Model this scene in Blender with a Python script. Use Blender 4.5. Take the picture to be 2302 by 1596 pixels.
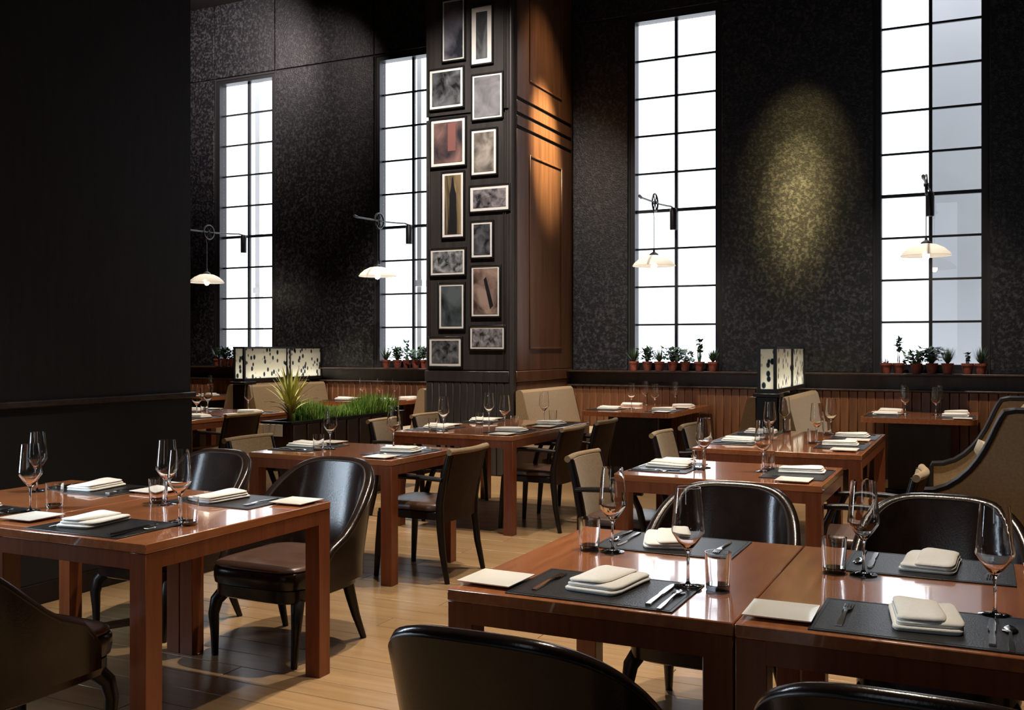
import bpy, bmesh, math, random
from mathutils import Vector, Matrix
random.seed(7)
R = math.radians
PI = math.pi
scene = bpy.context.scene
COL = scene.collection
for _o in list(bpy.data.objects):
    bpy.data.objects.remove(_o)

# ------------------------------------------------------------------ camera
# world: x runs along the window wall, y towards it, z up; metres
cam_d = bpy.data.cameras.new('camera')
cam = bpy.data.objects.new('camera', cam_d)
COL.objects.link(cam)
cam.location = (0, 0, 1.42)
cam.rotation_euler = (R(90), 0, R(25.7))
cam_d.sensor_fit = 'HORIZONTAL'
cam_d.sensor_width = 36
cam_d.lens = 36 * 2210 / 2302
cam_d.shift_y = -17 / 2302
cam_d.clip_start = 0.05
cam_d.clip_end = 200
scene.camera = cam

# ------------------------------------------------------------------ colour management, world, lights
vs = scene.view_settings
scene.display_settings.display_device = 'sRGB'
vs.view_transform = 'Standard'
vs.look = 'None'
vs.exposure = 0.0
vs.gamma = 1.0
vs.use_curve_mapping = False
try:
    scene.cycles.use_denoising = True
    scene.cycles.max_bounces = 8
    scene.cycles.transparent_max_bounces = 24
    scene.cycles.sample_clamp_indirect = 4.0
    scene.cycles.caustics_reflective = False
    scene.cycles.caustics_refractive = False
except Exception:
    pass
W = bpy.data.worlds.new('overcast_sky')
scene.world = W
W.use_nodes = True
W.node_tree.nodes['Background'].inputs[0].default_value = (0.90, 0.95, 1.0, 1)
W.node_tree.nodes['Background'].inputs[1].default_value = 3.4


def light(name, kind, loc, target, power, color, size=0.1, spot=60, blend=0.5, sy=None):
    d = bpy.data.lights.new(name, kind)
    d.energy = power
    d.color = color
    o = bpy.data.objects.new(name, d)
    COL.objects.link(o)
    o.location = loc
    o.rotation_euler = (Vector(target) - Vector(loc)).to_track_quat('-Z', 'Y').to_euler()
    if kind == 'SPOT':
        d.spot_size = R(spot)
        d.spot_blend = blend
        d.shadow_soft_size = size
    if kind == 'AREA':
        d.shape = 'RECTANGLE'
        d.size = size
        d.size_y = sy or size
    return o


WARM = (1.0, 0.86, 0.69)
GOLD = (1.0, 0.78, 0.30)
# recessed ceiling downlights over the tables
for (x, y, tx, ty, p, a) in [(-2.2, 3.9, -2.9, 3.0, 1150, 46), (-0.6, 3.9, -0.6, 3.0, 950, 46), (-2.0, 5.6, -2.3, 5.0, 900, 50),
                             (-3.9, 6.2, -3.7, 6.6, 800, 46), (-1.2, 6.6, -1.2, 6.4, 800, 46), (-3.4, 9.3, -3.3, 10.2, 1200, 48),
                             (-0.7, 9.3, -0.6, 10.4, 1400, 48), (-7.1, 9.4, -7.1, 10.3, 1300, 48), (-9.6, 9.4, -9.6, 10.3, 1100, 48),
                             (-5.9, 7.2, -5.7, 7.5, 1700, 46), (0.4, 6.3, 0.0, 6.5, 1300, 44)]:
    light('downlight', 'SPOT', (x, y, 6.4), (tx, ty, 0.5), p, WARM, 0.06, a, 0.7)
# wall washers: the gold pool between two windows, the column flank, the upper left panels, the photographs
for (tz, p, a) in ((2.95, 5200, 9), (3.1, 4200, 15), (3.3, 900, 25)):
    light('wall_washer', 'SPOT', (-1.75, 9.6, 6.45), (-1.93, 11.48, tz), p, GOLD, 0.05, a, 1.0)
light('wall_washer', 'SPOT', (-2.95, 10.15, 6.5), (-4.69, 10.64, 3.85), 8500, (1.0, 0.76, 0.42), 0.05, 18, 1.0)
light('wall_washer', 'SPOT', (-3.6, 10.3, 6.5), (-4.69, 10.62, 3.6), 420, (1.0, 0.68, 0.36), 0.05, 50, 1.0)
light('wall_washer', 'SPOT', (-9.6, 9.0, 6.4), (-10.3, 11.48, 5.5), 700, (1.0, 0.86, 0.82), 0.05, 80, 1.0)
light('wall_washer', 'SPOT', (-8.2, 9.0, 6.4), (-8.8, 11.48, 4.9), 380, (1.0, 0.84, 0.76), 0.05, 60, 1.0)
light('wall_washer', 'SPOT', (-4.7, 6.6, 6.4), (-5.25, 9.74, 3.1), 1500, (1.0, 0.90, 0.80), 0.05, 52, 0.9)
# added daylight: area lights standing in for unseen windows, at left and behind viewer
light('left_added_daylight', 'AREA', (-4.69, 2.3, 1.75), (5, 2.3, 1.75), 85, (0.70, 0.85, 1.0), 0.34, sy=2.0)  # narrow bright strip, shaped for the highlights on the leather
light('rear_added_daylight', 'AREA', (-1.2, -4.85, 3.2), (-1.2, 5, 3.2), 28, (0.80, 0.90, 1.0), 1.1, sy=4.0)

# ------------------------------------------------------------------ mesh helpers


def sgn(a):
    return -1.0 if a < 0 else 1.0


class MB:
    def __init__(self):
        self.v = []
        self.f = []

    def add(self, vs_, fs_):
        n = len(self.v)
        self.v += [tuple(p) for p in vs_]
        self.f += [tuple(i + n for i in q) for q in fs_]
        return self

    def box(self, x0, x1, y0, y1, z0, z1, b=0.0):
        if b <= 0:
            return self.add([(x0, y0, z0), (x1, y0, z0), (x1, y1, z0), (x0, y1, z0), (x0, y0, z1), (x1, y0, z1), (x1, y1, z1), (x0, y1, z1)],
                            [(0, 3, 2, 1), (4, 5, 6, 7), (0, 1, 5, 4), (1, 2, 6, 5), (2, 3, 7, 6), (3, 0, 4, 7)])
        c = ((x0, x1), (y0, y1), (z0, z1))
        vv, idx = [], {}
        for sx in (0, 1):
            for sy in (0, 1):
                for sz in (0, 1):
                    s = (sx, sy, sz)
                    for ax in range(3):
                        p = []
                        for k in range(3):
                            val = c[k][s[k]]
                            if k != ax:
                                val += b if s[k] == 0 else -b
                            p.append(val)
                        idx[(s, ax)] = len(vv)
                        vv.append(tuple(p))
        ff = []
        for ax in range(3):
            o = [k for k in range(3) if k != ax]
            for s in (0, 1):
                q = []
                for (a, d) in ((0, 0), (1, 0), (1, 1), (0, 1)):
                    t = [0, 0, 0]
                    t[ax] = s
                    t[o[0]] = a
                    t[o[1]] = d
                    q.append(idx[(tuple(t), ax)])
                ff.append(tuple(q))
            for a in (0, 1):
                for d in (0, 1):
                    t0, t1 = [0, 0, 0], [0, 0, 0]
                    t0[ax], t1[ax] = 0, 1
                    for t in (t0, t1):
                        t[o[0]] = a
                        t[o[1]] = d
                    ff.append((idx[(tuple(t0), o[0])], idx[(tuple(t1), o[0])], idx[(tuple(t1), o[1])], idx[(tuple(t0), o[1])]))
        for sx in (0, 1):
            for sy in (0, 1):
                for sz in (0, 1):
                    ff.append(tuple(idx[((sx, sy, sz), k)] for k in range(3)))
        return self.add(vv, ff)

    def tube(self, path, rad, n=8, flat=1.0):
        P = [Vector(p) for p in path]
        rr = rad if isinstance(rad, (list, tuple)) else [rad] * len(P)
        vv, ff = [], []
        up = None
        for i, p in enumerate(P):
            t = (P[min(i + 1, len(P) - 1)] - P[max(i - 1, 0)]).normalized()
            if up is None:
                up = Vector((0, 0, 1)) if abs(t.z) < 0.9 else Vector((1, 0, 0))
            a = t.cross(up).normalized()
            b = a.cross(t).normalized()
            up = b
            for k in range(n):
                w = 2 * PI * (k + 0.5) / n
                vv.append(p + a * (rr[i] * math.cos(w)) + b * (rr[i] * flat * math.sin(w)))
        m = len(P)
        for i in range(m - 1):
            for k in range(n):
                k2 = (k + 1) % n
                ff.append((i * n + k, i * n + k2, (i + 1) * n + k2, (i + 1) * n + k))
        ff.append(tuple(range(n))[::-1])
        ff.append(tuple((m - 1) * n + k for k in range(n)))
        return self.add(vv, ff)

    def rings(self, rings):
        """rings: list of equal length point loops, or single points at the ends"""
        vv, ff, st = [], [], []
        for r in rings:
            st.append((len(vv), len(r)))
            vv += r
        for (a, na), (b, nb) in zip(st[:-1], st[1:]):
            if na == 1 and nb == 1:
                continue
            n = max(na, nb)
            for k in range(n):
                k2 = (k + 1) % n
                if na == 1:
                    ff.append((a, b + k2, b + k))
                elif nb == 1:
                    ff.append((a + k, a + k2, b))
                else:
                    ff.append((a + k, a + k2, b + k2, b + k))
        return self.add(vv, ff)

    def lathe(self, prof, n=16, c=(0, 0, 0)):
        rs = []
        for (r, z) in prof:
            if r < 1e-6:
                rs.append([(c[0], c[1], c[2] + z)])
            else:
                rs.append([(c[0] + r * math.cos(2 * PI * k / n), c[1] + r * math.sin(2 * PI * k / n), c[2] + z) for k in range(n)])
        return self.rings(rs)

    def pillow(self, cx, cy, hw, hd, prof, ex=4.0, n=32):
        """superellipse stack: prof = [(scale or inset in m, z)]"""
        rs = []
        for (s, z) in prof:
            if s <= -9:
                rs.append([(cx, cy, z)])
                continue
            w, d = hw - s, hd - s
            ring = []
            for k in range(n):
                a = 2 * PI * (k + 0.5) / n
                ca, sa = math.cos(a), math.sin(a)
                ring.append((cx + w * sgn(ca) * abs(ca) ** (2 / ex), cy + d * sgn(sa) * abs(sa) ** (2 / ex), z))
            rs.append(ring)
        return self.rings(rs)

    def prism(self, poly, a0, a1, axis='y'):
        """polygon in the other two axes, extruded along axis"""
        n = len(poly)

        def put(p, a):
            return {'y': (p[0], a, p[1]), 'x': (a, p[0], p[1]), 'z': (p[0], p[1], a)}[axis]
        vv = [put(p, a0) for p in poly] + [put(p, a1) for p in poly]
        ff = [tuple(range(n))[::-1], tuple(range(n, 2 * n))]
        for k in range(n):
            k2 = (k + 1) % n
            ff.append((k, k2, n + k2, n + k))
        return self.add(vv, ff)

    def shell(self, inner, outer):
        """two grids [i][j] joined along their edges"""
        ni, nj = len(inner), len(inner[0])
        vv = [p for r in inner for p in r] + [p for r in outer for p in r]
        o = ni * nj
        ff = []
        for i in range(ni - 1):
            for j in range(nj - 1):
                a, b, c, d = i * nj + j, (i + 1) * nj + j, (i + 1) * nj + j + 1, i * nj + j + 1
                ff.append((a, b, c, d))
                ff.append((o + a, o + d, o + c, o + b))
        for i in range(ni - 1):
            for j in (0, nj - 1):
                a, b = i * nj + j, (i + 1) * nj + j
                ff.append((a, b, o + b, o + a))
        for j in range(nj - 1):
            for i in (0, ni - 1):
                a, b = i * nj + j, i * nj + j + 1
                ff.append((a, b, o + b, o + a))
        return self.add(vv, ff)

    def mesh(self, name, material, sharp=38, recalc=True):
        me = bpy.data.meshes.new(name)
        me.from_pydata(self.v, [], self.f)
        if recalc:
            bm = bmesh.new()
            bm.from_mesh(me)
            bmesh.ops.recalc_face_normals(bm, faces=bm.faces)
            bm.to_mesh(me)
            bm.free()
        for p in me.polygons:
            p.use_smooth = True
        try:
            me.set_sharp_from_angle(angle=R(sharp))
        except Exception:
            pass
        me.materials.append(material)
        return me


def obj(name, me, parent=None, loc=(0, 0, 0), rz=0.0, label=None, kind=None):
    o = bpy.data.objects.new(name, me)
    COL.objects.link(o)
    o.parent = parent
    o.location = loc
    o.rotation_euler = (0, 0, rz)
    if label:
        o['label'] = label
    if kind:
        o['kind'] = kind
    return o


def tag(o, label, cat, group=None):
    o['label'] = label
    o['category'] = cat
    if group:
        o['group'] = group
    return o


def thing(name, label, cat, loc=(0, 0, 0), rz=0.0, group=None):
    o = bpy.data.objects.new(name, None)
    COL.objects.link(o)
    o.location = loc
    o.rotation_euler = (0, 0, rz)
    o.empty_display_size = 0.1
    return tag(o, label, cat, group)


_cache = {}


def cached(key, fn):
    if key not in _cache:
        _cache[key] = fn()
    return _cache[key]


# ------------------------------------------------------------------ materials


class NT:
    def __init__(self, name):
        self.m = bpy.data.materials.new(name)
        self.m.use_nodes = True
        self.t = self.m.node_tree
        self.b = self.t.nodes['Principled BSDF']
        self.out = self.t.nodes['Material Output']

    def n(self, typ, **kw):
        x = self.t.nodes.new(typ)
        for k, v in kw.items():
            if k.startswith('i_'):
                x.inputs[k[2:].replace('_', ' ')].default_value = v
            else:
                setattr(x, k, v)
        return x

    def l(self, a, b):
        self.t.links.new(a, b)


def c4(c):
    return (c[0], c[1], c[2], 1)


def mat(name, c1, rough=0.5, c2=None, scale=(6, 6, 6), detail=6, lo=0.35, hi=0.65, spec=0.5, metal=0.0, coat=0.0, coat_r=0.08,
        bump=0.0, bump_scale=None, sheen=0.0, rand=0.0, r2=None, distort=0.0):
    q = NT(name)
    b = q.b
    b.inputs['Base Color'].default_value = c4(c1)
    b.inputs['Roughness'].default_value = rough
    b.inputs['Specular IOR Level'].default_value = spec
    b.inputs['Metallic'].default_value = metal
    b.inputs['Coat Weight'].default_value = coat
    b.inputs['Coat Roughness'].default_value = coat_r
    if sheen:
        b.inputs['Sheen Weight'].default_value = sheen
    tc = q.n('ShaderNodeTexCoord')
    mp = q.n('ShaderNodeMapping')
    mp.inputs['Scale'].default_value = scale
    q.l(tc.outputs['Object'], mp.inputs['Vector'])
    col = None
    if c2 is not None:
        nz = q.n('ShaderNodeTexNoise')
        nz.inputs['Scale'].default_value = 1.0
        nz.inputs['Detail'].default_value = detail
        nz.inputs['Roughness'].default_value = 0.6
        nz.inputs['Distortion'].default_value = distort
        q.l(mp.outputs[0], nz.inputs['Vector'])
        rp = q.n('ShaderNodeValToRGB')
        rp.color_ramp.elements[0].position = lo
        rp.color_ramp.elements[0].color = c4(c1)
        rp.color_ramp.elements[1].position = hi
        rp.color_ramp.elements[1].color = c4(c2)
        q.l(nz.outputs[0], rp.inputs[0])
        col = rp.outputs[0]
        if r2 is not None:
            mr = q.n('ShaderNodeMapRange')
            mr.inputs[1].default_value = lo
            mr.inputs[2].default_value = hi
            mr.inputs[3].default_value = rough
            mr.inputs[4].default_value = r2
            q.l(nz.outputs[0], mr.inputs[0])
            q.l(mr.outputs[0], b.inputs['Roughness'])
    if rand:
        oi = q.n('ShaderNodeObjectInfo')
        mr = q.n('ShaderNodeMapRange')
        mr.inputs[3].default_value = 1 - rand
        mr.inputs[4].default_value = 1 + rand
        q.l(oi.outputs['Random'], mr.inputs[0])
        hs = q.n('ShaderNodeHueSaturation')
        hs.inputs['Color'].default_value = c4(c1)
        if col is not None:
            q.l(col, hs.inputs['Color'])
        q.l(mr.outputs[0], hs.inputs['Value'])
        col = hs.outputs[0]
    if col is not None:
        q.l(col, b.inputs['Base Color'])
    if bump:
        nb = q.n('ShaderNodeTexNoise')
        nb.inputs['Detail'].default_value = 5
        if bump_scale is None:
            nb.inputs['Scale'].default_value = 1.0
            q.l(mp.outputs[0], nb.inputs['Vector'])
        else:
            nb.inputs['Scale'].default_value = bump_scale
            q.l(tc.outputs['Object'], nb.inputs['Vector'])
        bp = q.n('ShaderNodeBump')
        bp.inputs['Strength'].default_value = bump
        bp.inputs['Distance'].default_value = 0.01
        q.l(nb.outputs[0], bp.inputs['Height'])
        q.l(bp.outputs[0], b.inputs['Normal'])
    return q.m


def emit(name, color, strength):
    q = NT(name)
    q.b.inputs['Base Color'].default_value = c4(color)
    q.b.inputs['Emission Color'].default_value = c4(color)
    q.b.inputs['Emission Strength'].default_value = strength
    return q.m


def thin_glass(name, tint=(1, 1, 1), gloss_min=0.03, gloss_max=0.95, power=3.0, rough=0.0):
    q = NT(name)
    q.t.nodes.remove(q.b)
    tr = q.n('ShaderNodeBsdfTransparent')
    tr.inputs[0].default_value = c4(tint)
    gl = q.n('ShaderNodeBsdfGlossy')
    gl.inputs['Roughness'].default_value = rough
    lw = q.n('ShaderNodeLayerWeight')
    lw.inputs[0].default_value = 0.5
    pw = q.n('ShaderNodeMath', operation='POWER')
    pw.inputs[1].default_value = power
    q.l(lw.outputs['Facing'], pw.inputs[0])
    mr = q.n('ShaderNodeMapRange')
    mr.inputs[3].default_value = gloss_min
    mr.inputs[4].default_value = gloss_max
    q.l(pw.outputs[0], mr.inputs[0])
    mx = q.n('ShaderNodeMixShader')
    q.l(mr.outputs[0], mx.inputs[0])
    q.l(tr.outputs[0], mx.inputs[1])
    q.l(gl.outputs[0], mx.inputs[2])
    q.l(mx.outputs[0], q.out.inputs[0])
    return q.m


M = {}
M['floor'] = mat('honey_oak_boards', (0.27, 0.165, 0.080), 0.28, (0.38, 0.245, 0.125), (1.6, 26, 4), 8, 0.3, 0.7, spec=0.45, rand=0.06)
M['floor_base'] = mat('honey_oak_floor', (0.26, 0.155, 0.075), 0.28, (0.36, 0.235, 0.12), (1.6, 26, 4), 8, 0.3, 0.7, spec=0.45)
M['table'] = mat('red_brown_table_wood', (0.29, 0.092, 0.032), 0.24, (0.47, 0.172, 0.062), (3.0, 38, 38), 7, 0.3, 0.72, spec=0.6, coat=1.0, coat_r=0.05, distort=0.4)
M['table_y'] = mat('red_brown_table_wood_cross', (0.29, 0.092, 0.032), 0.24, (0.47, 0.172, 0.062), (38, 3.0, 38), 7, 0.3, 0.72, spec=0.6, coat=1.0, coat_r=0.05, distort=0.4)
M['table_shaded'] = mat('red_brown_shaded_wood', (0.150, 0.038, 0.013), 0.32, (0.230, 0.066, 0.023), (40, 40, 3), 6, 0.3, 0.7, spec=0.5)  # darker than the tops: shade on the table sides put into the colour
M['leather'] = mat('dark_brown_leather', (0.013, 0.008, 0.0065), 0.20, (0.024, 0.014, 0.011), (9, 9, 9), 4, spec=0.38, bump=0.04, bump_scale=160)
M['leather_seat'] = mat('brown_leather_seat', (0.075, 0.040, 0.028), 0.33, (0.105, 0.058, 0.042), (8, 8, 8), 4, spec=0.5, bump=0.06, bump_scale=160)
M['piping'] = mat('leather_piping', (0.026, 0.018, 0.014), 0.45, spec=0.4)
M['tan'] = mat('tan_fabric', (0.255, 0.168, 0.082), 0.85, (0.32, 0.218, 0.112), (60, 60, 60), 3, sheen=0.2, bump=0.15, bump_scale=400)
M['cream'] = mat('cream_fabric', (0.42, 0.34, 0.22), 0.85, (0.50, 0.42, 0.29), (40, 40, 40), 3, sheen=0.2)
M['brown_back'] = mat('brown_back_leather', (0.036, 0.018, 0.010), 0.6, (0.052, 0.029, 0.018), (12, 12, 12), 4, spec=0.15)
M['black_wood'] = mat('black_stained_wood', (0.008, 0.006, 0.006), 0.35, (0.016, 0.011, 0.010), (20, 20, 4), 4, spec=0.3)
M['dark_wood'] = mat('dark_walnut', (0.022, 0.012, 0.008), 0.4, (0.045, 0.022, 0.014), (16, 16, 2), 5)
M['bead'] = mat('walnut_beadboard', (0.11, 0.042, 0.018), 0.38, (0.19, 0.078, 0.034), (24, 24, 2.0), 5, rand=0.15)
M['bead_grey'] = mat('charcoal_beadboard', (0.028, 0.025, 0.026), 0.40, (0.045, 0.040, 0.040), (24, 24, 2.0), 5, rand=0.15)
M['panel'] = mat('mottled_dark_wall_panel', (0.005, 0.005, 0.007), 0.40, (0.062, 0.061, 0.066), (30, 30, 30), 12, 0.47, 0.72, spec=0.5, bump=0.35, bump_scale=70, r2=0.30)
M['wall_core'] = mat('black_wall_core', (0.006, 0.006, 0.007), 0.7)
M['left_wall'] = mat('black_wall_cloth', (0.010, 0.009, 0.011), 0.48, (0.018, 0.016, 0.018), (30, 30, 3), 6, spec=0.45)
M['rail'] = mat('worn_rail_wood', (0.022, 0.013, 0.010), 0.4, (0.075, 0.048, 0.038), (14, 14, 30), 6, 0.4, 0.75)
M['col_front'] = mat('charcoal_column_panel', (0.026, 0.023, 0.023), 0.36, (0.042, 0.036, 0.034), (18, 18, 1.2), 6, spec=0.5)
M['col_side'] = mat('mahogany_column_panel', (0.080, 0.036, 0.018), 0.30, (0.130, 0.062, 0.030), (14, 14, 1.0), 6, spec=0.6)
M['steel'] = mat('black_steel', (0.010, 0.010, 0.012), 0.42, spec=0.5)
M['chrome'] = mat('polished_cutlery_steel', (0.62, 0.60, 0.58), 0.18, metal=1.0)
M['napkin'] = mat('white_linen', (0.84, 0.81, 0.75), 0.9, (0.88, 0.86, 0.81), (90, 90, 90), 2, sheen=0.2, bump=0.12, bump_scale=300)
M['plate'] = mat('white_porcelain', (0.80, 0.77, 0.70), 0.22, spec=0.5)
M['mat'] = mat('black_leather_placemat', (0.008, 0.007, 0.007), 0.36, (0.015, 0.013, 0.013), (50, 50, 50), 4, spec=0.5, bump=0.12, bump_scale=220)
M['terracotta'] = mat('dark_terracotta', (0.14, 0.030, 0.020), 0.7, (0.22, 0.055, 0.035), (30, 30, 30), 3, rand=0.35)
M['soil'] = mat('dark_soil', (0.012, 0.009, 0.007), 0.95)
M['leaf'] = mat('dark_green_leaf', (0.012, 0.040, 0.016), 0.5, (0.035, 0.085, 0.030), (30, 30, 30), 2, rand=0.3)
M['grass'] = mat('grass_blade', (0.120, 0.270, 0.040), 0.55, (0.290, 0.450, 0.090), (7, 7, 7), 3)
M['brom'] = mat('yellow_green_leaf', (0.32, 0.34, 0.07), 0.45, (0.55, 0.54, 0.18), (9, 9, 9), 3, rand=0.25)
M['card'] = mat('pale_card', (0.80, 0.86, 0.95), 0.6)
M['matboard'] = mat('white_mount_board', (0.72, 0.70, 0.68), 0.6)
M['frame'] = mat('black_picture_frame', (0.008, 0.008, 0.008), 0.35)
M['facade'] = mat('grey_facade', (0.42, 0.42, 0.43), 0.9, (0.47, 0.47, 0.48), (0.6, 0.6, 0.6), 3)
M['ceiling'] = mat('dark_ceiling', (0.030, 0.026, 0.024), 0.8)
_q = NT('clear_glass')
_q.b.inputs['Base Color'].default_value = (1, 1, 1, 1)
_q.b.inputs['Transmission Weight'].default_value = 1.0
_q.b.inputs['Roughness'].default_value = 0.0
_q.b.inputs['IOR'].default_value = 1.46
M['glass'] = _q.m
M['glass_base'] = thin_glass('thick_glass_base', (0.42, 0.43, 0.45), 0.10, 0.9, 1.6)
M['pane'] = thin_glass('window_pane', (0.97, 0.98, 1.0), 0.03, 0.5, 4.0)
M['bulb'] = emit('glowing_bulb', (1.0, 0.88, 0.70), 34.0)
M['tube'] = emit('lantern_tube', (1.0, 0.97, 0.88), 110.0)


def shade_material():
    q = NT('opal_glass_shade')
    q.t.nodes.remove(q.b)
    d = q.n('ShaderNodeBsdfDiffuse')
    d.inputs[0].default_value = (0.92, 0.90, 0.86, 1)
    t = q.n('ShaderNodeBsdfTranslucent')
    t.inputs[0].default_value = (0.95, 0.92, 0.87, 1)
    g = q.n('ShaderNodeBsdfGlossy')
    g.inputs['Roughness'].default_value = 0.15
    a = q.n('ShaderNodeMixShader')
    a.inputs[0].default_value = 0.5
    b = q.n('ShaderNodeMixShader')
    b.inputs[0].default_value = 0.06
    q.l(d.outputs[0], a.inputs[1])
    q.l(t.outputs[0], a.inputs[2])
    q.l(a.outputs[0], b.inputs[1])
    q.l(g.outputs[0], b.inputs[2])
    q.l(b.outputs[0], q.out.inputs[0])
    return q.m


def lantern_material():
    """perforated translucent sheet: pale with dark leaf shaped flecks"""
    q = NT('flecked_lantern_sheet')
    q.t.nodes.remove(q.b)
    tc = q.n('ShaderNodeTexCoord')
    mp = q.n('ShaderNodeMapping')
    mp.inputs['Scale'].default_value = (17, 17, 11)
    q.l(tc.outputs['Object'], mp.inputs['Vector'])
    vo = q.n('ShaderNodeTexVoronoi')
    vo.inputs['Scale'].default_value = 1.0
    q.l(mp.outputs[0], vo.inputs['Vector'])
    rp = q.n('ShaderNodeValToRGB')
    rp.color_ramp.elements[0].position = 0.29
    rp.color_ramp.elements[0].color = (0.03, 0.04, 0.05, 1)
    rp.color_ramp.elements[1].position = 0.40
    rp.color_ramp.elements[1].color = (0.86, 0.84, 0.76, 1)
    q.l(vo.outputs['Distance'], rp.inputs[0])
    d = q.n('ShaderNodeBsdfDiffuse')
    t = q.n('ShaderNodeBsdfTranslucent')
    q.l(rp.outputs[0], d.inputs[0])
    q.l(rp.outputs[0], t.inputs[0])
    a = q.n('ShaderNodeMixShader')
    a.inputs[0].default_value = 0.7
    q.l(d.outputs[0], a.inputs[1])
    q.l(t.outputs[0], a.inputs[2])
    q.l(a.outputs[0], q.out.inputs[0])
    return q.m


M['shade'] = shade_material()
M['lantern'] = lantern_material()


def print_material(i, dark, light_, scale, seed, bands=0.0):
    """old photograph print: soft dark and light shapes"""
    q = NT('photo_print_%d' % i)
    tc = q.n('ShaderNodeTexCoord')
    mp = q.n('ShaderNodeMapping')
    mp.inputs['Scale'].default_value = scale
    mp.inputs['Location'].default_value = (seed, seed * 0.7, seed * 1.3)
    q.l(tc.outputs['Object'], mp.inputs['Vector'])
    nz = q.n('ShaderNodeTexNoise')
    nz.inputs['Scale'].default_value = 1.0
    nz.inputs['Detail'].default_value = 5
    nz.inputs['Distortion'].default_value = 0.6
    q.l(mp.outputs[0], nz.inputs['Vector'])
    rp = q.n('ShaderNodeValToRGB')
    rp.color_ramp.elements[0].position = 0.36
    rp.color_ramp.elements[0].color = c4(dark)
    rp.color_ramp.elements[1].position = 0.66
    rp.color_ramp.elements[1].color = c4(light_)
    q.l(nz.outputs[0], rp.inputs[0])
    q.l(rp.outputs[0], q.b.inputs['Base Color'])
    q.b.inputs['Roughness'].default_value = 0.25
    q.b.inputs['Coat Weight'].default_value = 0.5
    return q.m


# ------------------------------------------------------------------ the setting
V = 11.48          # face of the window wall
WIN = [-9.96, -7.08, -3.37, -0.534]
ZB, ZT, PH = 1.235, 5.40, 0.4628
CEIL = 6.6

fl = obj('floor', MB().box(-13, 4.5, -5, 12, -0.12, -0.006).mesh('floor', M['floor_base']), kind='structure')
plank = MB().box(-1.198, 1.198, -0.0785, 0.0785, -0.006, 0.0, 0.0015).mesh('plank', M['floor'])
npl = 0
for r in range(46):
    y = 1.1 + r * 0.16
    off = (r * 0.83) % 2.4
    for k in range(-1, 6):
        x = -8.6 + off + k * 2.4
        # only where the boards can be told apart
        if x < -6.2 + 0.0 * y - 0.35 * (y - 3) or x > 2.2 or npl >= 298:
            continue
        obj('plank', plank, fl, (x, y, 0))
        npl += 1

obj('ceiling', MB().box(-13, 4.5, -5, 12, CEIL, CEIL + 0.15).mesh('ceiling', M['ceiling']), kind='structure')
obj('wall_rear', MB().box(-13, 4.5, -5.2, -5.0, -0.1, CEIL).mesh('wall_rear', M['left_wall']), kind='structure')
obj('wall_right', MB().box(4.5, 4.7, -5.0, 12, -0.1, CEIL).mesh('wall_right', M['left_wall']), kind='structure')
obj('wall_far_left', MB().box(-13.2, -13.0, -5.0, 12, -0.1, CEIL).mesh('wall_far_left', M['left_wall']), kind='structure')

core = MB()
edges = [-13.0]
for c in WIN:
    edges += [c - 0.555, c + 0.555]
edges.append(4.5)
for k in range(0, len(edges), 2):
    core.box(edges[k], edges[k + 1], 11.5, 11.64, -0.1, CEIL)
for c in WIN:
    core.box(c - 0.555, c + 0.555, 11.5, 11.64, 0, ZB - 0.055)
    core.box(c - 0.555, c + 0.555, 11.5, 11.64, ZT + 0.055, CEIL)
core.box(-13, 4.5, 11.34, 11.5, 0, 0.945)
wall = obj('wall_back', core.mesh('wall_back', M['wall_core']), kind='structure')
breaks = [-13.0, -12.1, -10.56]
breaks = [-13.0, -11.9]
for c in WIN:
    breaks += [c - 0.575, c + 0.575]
breaks += [1.75, 4.5]
g = 0.006
for k in range(len(breaks) - 1):
    a, b = breaks[k], breaks[k + 1]
    is_win = any(abs((a + b) / 2 - c) < 0.1 for c in WIN)
    if a < -5.2 < b:
        spans = [(a, -5.79), (-4.68, b)]
    else:
        spans = [(a, b)]
    for (p, q) in spans:
        obj('wall_panel', MB().box(p + g, q - g, V, 11.5, 5.49, CEIL - 0.002, 0.004).mesh('wall_panel', M['panel']), wall)
        if not is_win:
            obj('wall_panel', MB().box(p + g, q - g, V, 11.5, 1.142, 5.47, 0.004).mesh('wall_panel', M['panel']), wall)

# beadboard wainscot with its cap, the dark band and the ledge for the pots
bead = MB().box(-0.044, 0.044, 11.315, 11.34, 0.0, 0.944, 0.006).mesh('bead_board', M['bead'])
for (a, b) in ((-12.0, -5.80), (-4.66, 3.0)):
    n = int((b - a) / 0.092)
    for k in range(n):
        obj('bead_board', bead, wall, (a + 0.046 + k * 0.092, 0, 0))
for i, (a, b) in enumerate(((-13.0, -5.79), (-4.68, 4.5))):
    t = MB().box(a, b, 11.285, 11.5, 0.945, 0.966, 0.004)
    obj('trim_%d' % (i + 1), t.mesh('wainscot_cap', M['rail']), kind='structure')
    t = MB().box(a, b, 11.42, 11.5, 0.967, 1.118)
    t.box(a, b, 11.27, 11.5, 1.118, 1.140, 0.004)
    obj('trim_%d' % (i + 3), t.mesh('window_ledge', M['dark_wood']), kind='structure')

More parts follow.
